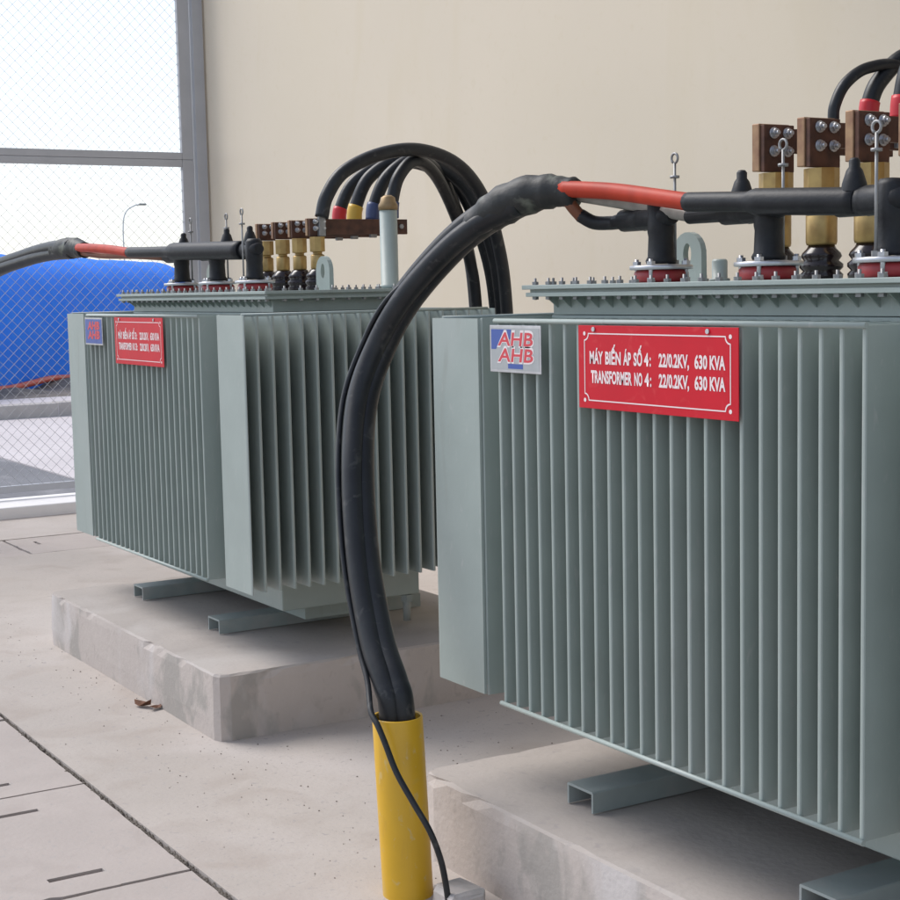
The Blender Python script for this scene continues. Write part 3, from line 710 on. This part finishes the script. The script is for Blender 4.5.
o = put("grit", gb); o['kind'] = 'stuff'

# ------------------------------------------------------------------ fence of framed wire mesh on a pale plinth
FX = -7.40
F = empty("mesh_fence", (FX, 2.3, 0)); tag(F, "grey steel fence of framed diamond wire mesh left of the cream wall", "fence")
def fpart(name, m, *boxes, bev=0.004):
    b = B(); b.use(m)
    for q in boxes: b.box(*q, bev)
    return put(name, b, None, F, (-FX + FX, 0, 0))
fpart("post", 'galv', (-0.04, 0.04, 0.005, 0.085, 0, 4.3)); fpart("post", 'galv', (-0.04, 0.04, -3.55, -3.47, 0, 4.3))
y0, y1 = -3.46, -0.008
def frame(z0, z1):
    b = B(); b.use('galv'); t, d = 0.048, 0.005
    b.box(-0.02, 0.02, y1 - 0.085, y1, z0, z1, .003); b.box(-0.02, 0.02, y0, y0 + 0.05, z0, z1, .003)
    b.box(-0.02, 0.02, y0 + 0.0505, y1 - 0.0855, z0, z0 + t, .003); b.box(-0.02, 0.02, y0 + 0.0505, y1 - 0.0855, z1 - t, z1, .003)
    return put("panel_frame", b, None, F)
frame(0.12, 2.333); frame(2.3345, 4.2)
def mesh_panel(z0, z1):
    b = B(); b.use('wire'); p = 0.072; ya, yb = y0 + .02, y1 - .05
    for sgn in (1, -1):
        c = ya - (z1 - z0)
        while c < yb + (z1 - z0):
            # line y = c + sgn*(z - zref)
            pts = []
            for zz in (z0, z1):
                yy = c + (zz - z0) if sgn > 0 else c + (z1 - zz)
                pts.append((yy, zz))
            (ya_, za), (yb_, zb_) = pts
            def clip(yl):
                t = (yl - ya_) / (yb_ - ya_); return za + t * (zb_ - za)
            q = sorted(pts); lo, hi = q
            if hi[0] < ya or lo[0] > yb: c += p; continue
            L0 = lo if lo[0] >= ya else (ya, clip(ya)); L1 = hi if hi[0] <= yb else (yb, clip(yb))
            if L1[0] - L0[0] > 0.02: b.tube([(0.0016 * sgn, L0[0], L0[1]), (0.0016 * sgn, L1[0], L1[1])], 0.0013, 4, False, True)
            c += p
    o = put("wire_mesh", b, None, F); o['kind'] = 'stuff'
mesh_panel(0.14, 2.31); mesh_panel(2.36, 4.18)
pb = B(); pb.use('plinth'); pb.box(-7.50 - FX, -7.02 - FX, -6.0, 0.085, -0.1, 0.075, 0.01); put("plinth", pb, None, F)

# ------------------------------------------------------------------ tarpaulin stack, hose and far street lamp
tb = B(); tb.use('tarp'); nu, nv = 110, 26
a0, a1 = Vector((-18.0, 3.55)), Vector((-20.9, 5.75)); ax = (a1 - a0).normalized(); nr = Vector((-ax.y, ax.x))
if nr.x > 0: nr = -nr
Ln = 16.0; G = []
for i in range(nu + 1):
    s_ = i / nu; row = []
    ht = 1.97 * min(1, (max(s_, 0.0) * 7 + 0.25) ** 0.55) * (1 - max(0, s_ - .9) * 4)
    for j in range(nv + 1):
        t = j / nv; a = PI * t
        dx_ = -math.cos(a); hz = math.sin(a) ** 0.55
        wob = 0.016 * math.sin(60 * s_ + 5 * t) + 0.015 * math.sin(47 * s_ - 7 * t) + random.uniform(-.008, .008)
        pp = a0 + ax * (s_ * Ln - 2.6 + 0.04 * math.sin(t * 20)) + nr * ((dx_ + 1) * 1.3 + wob)
        row.append(tb.bm.verts.new((pp.x, pp.y, 0.10 + ht * hz + wob * hz)))
    G.append(row)
for i in range(nu):
    for j in range(nv): tb._f([G[i][j], G[i + 1][j], G[i + 1][j + 1], G[i][j + 1]], True)
tb._f(G[0]); tb._f(G[-1][::-1])
o = put("tarpaulin_stack", tb); tag(o, "large rounded stack under a bright blue tarpaulin beyond the fence", "tarpaulin")
hb = B(); hb.use('hose'); hp_ = [a0 + ax * (k * .8 - 1.6) - nr * (0.10 + .03 * math.sin(k * 2.1)) for k in range(18)]
hb.tube(spline([(p.x, p.y, 0.20 + .02 * math.sin(k * 1.7)) for k, p in enumerate(hp_)], 5), 0.045, 8)
o = put("hose", hb); tag(o, "red hose lying along the foot of the blue tarpaulin stack", "hose")
lp = B(); lp.use('lampgrey')
lx_, ly_ = -60.0, 20.6
lp.tube(spline([(lx_, ly_, -.12), (lx_, ly_, 2.5), (lx_, ly_, 4.2), (lx_, ly_ + .15, 4.8), (lx_, ly_ + .5, 5.05), (lx_, ly_ + .75, 5.1)], 6), 0.032, 8)
lamp = put("street_lamp", lp); tag(lamp, "pale grey street lamp with curved arm, tiny and far off seen through the mesh", "street lamp")
hd = B(); hd.use('zincdull'); hd.box(lx_ - .08, lx_ + .08, ly_ + .7, ly_ + 1.02, 5.07, 5.15, .02); put("lamp_head", hd, None, lamp)
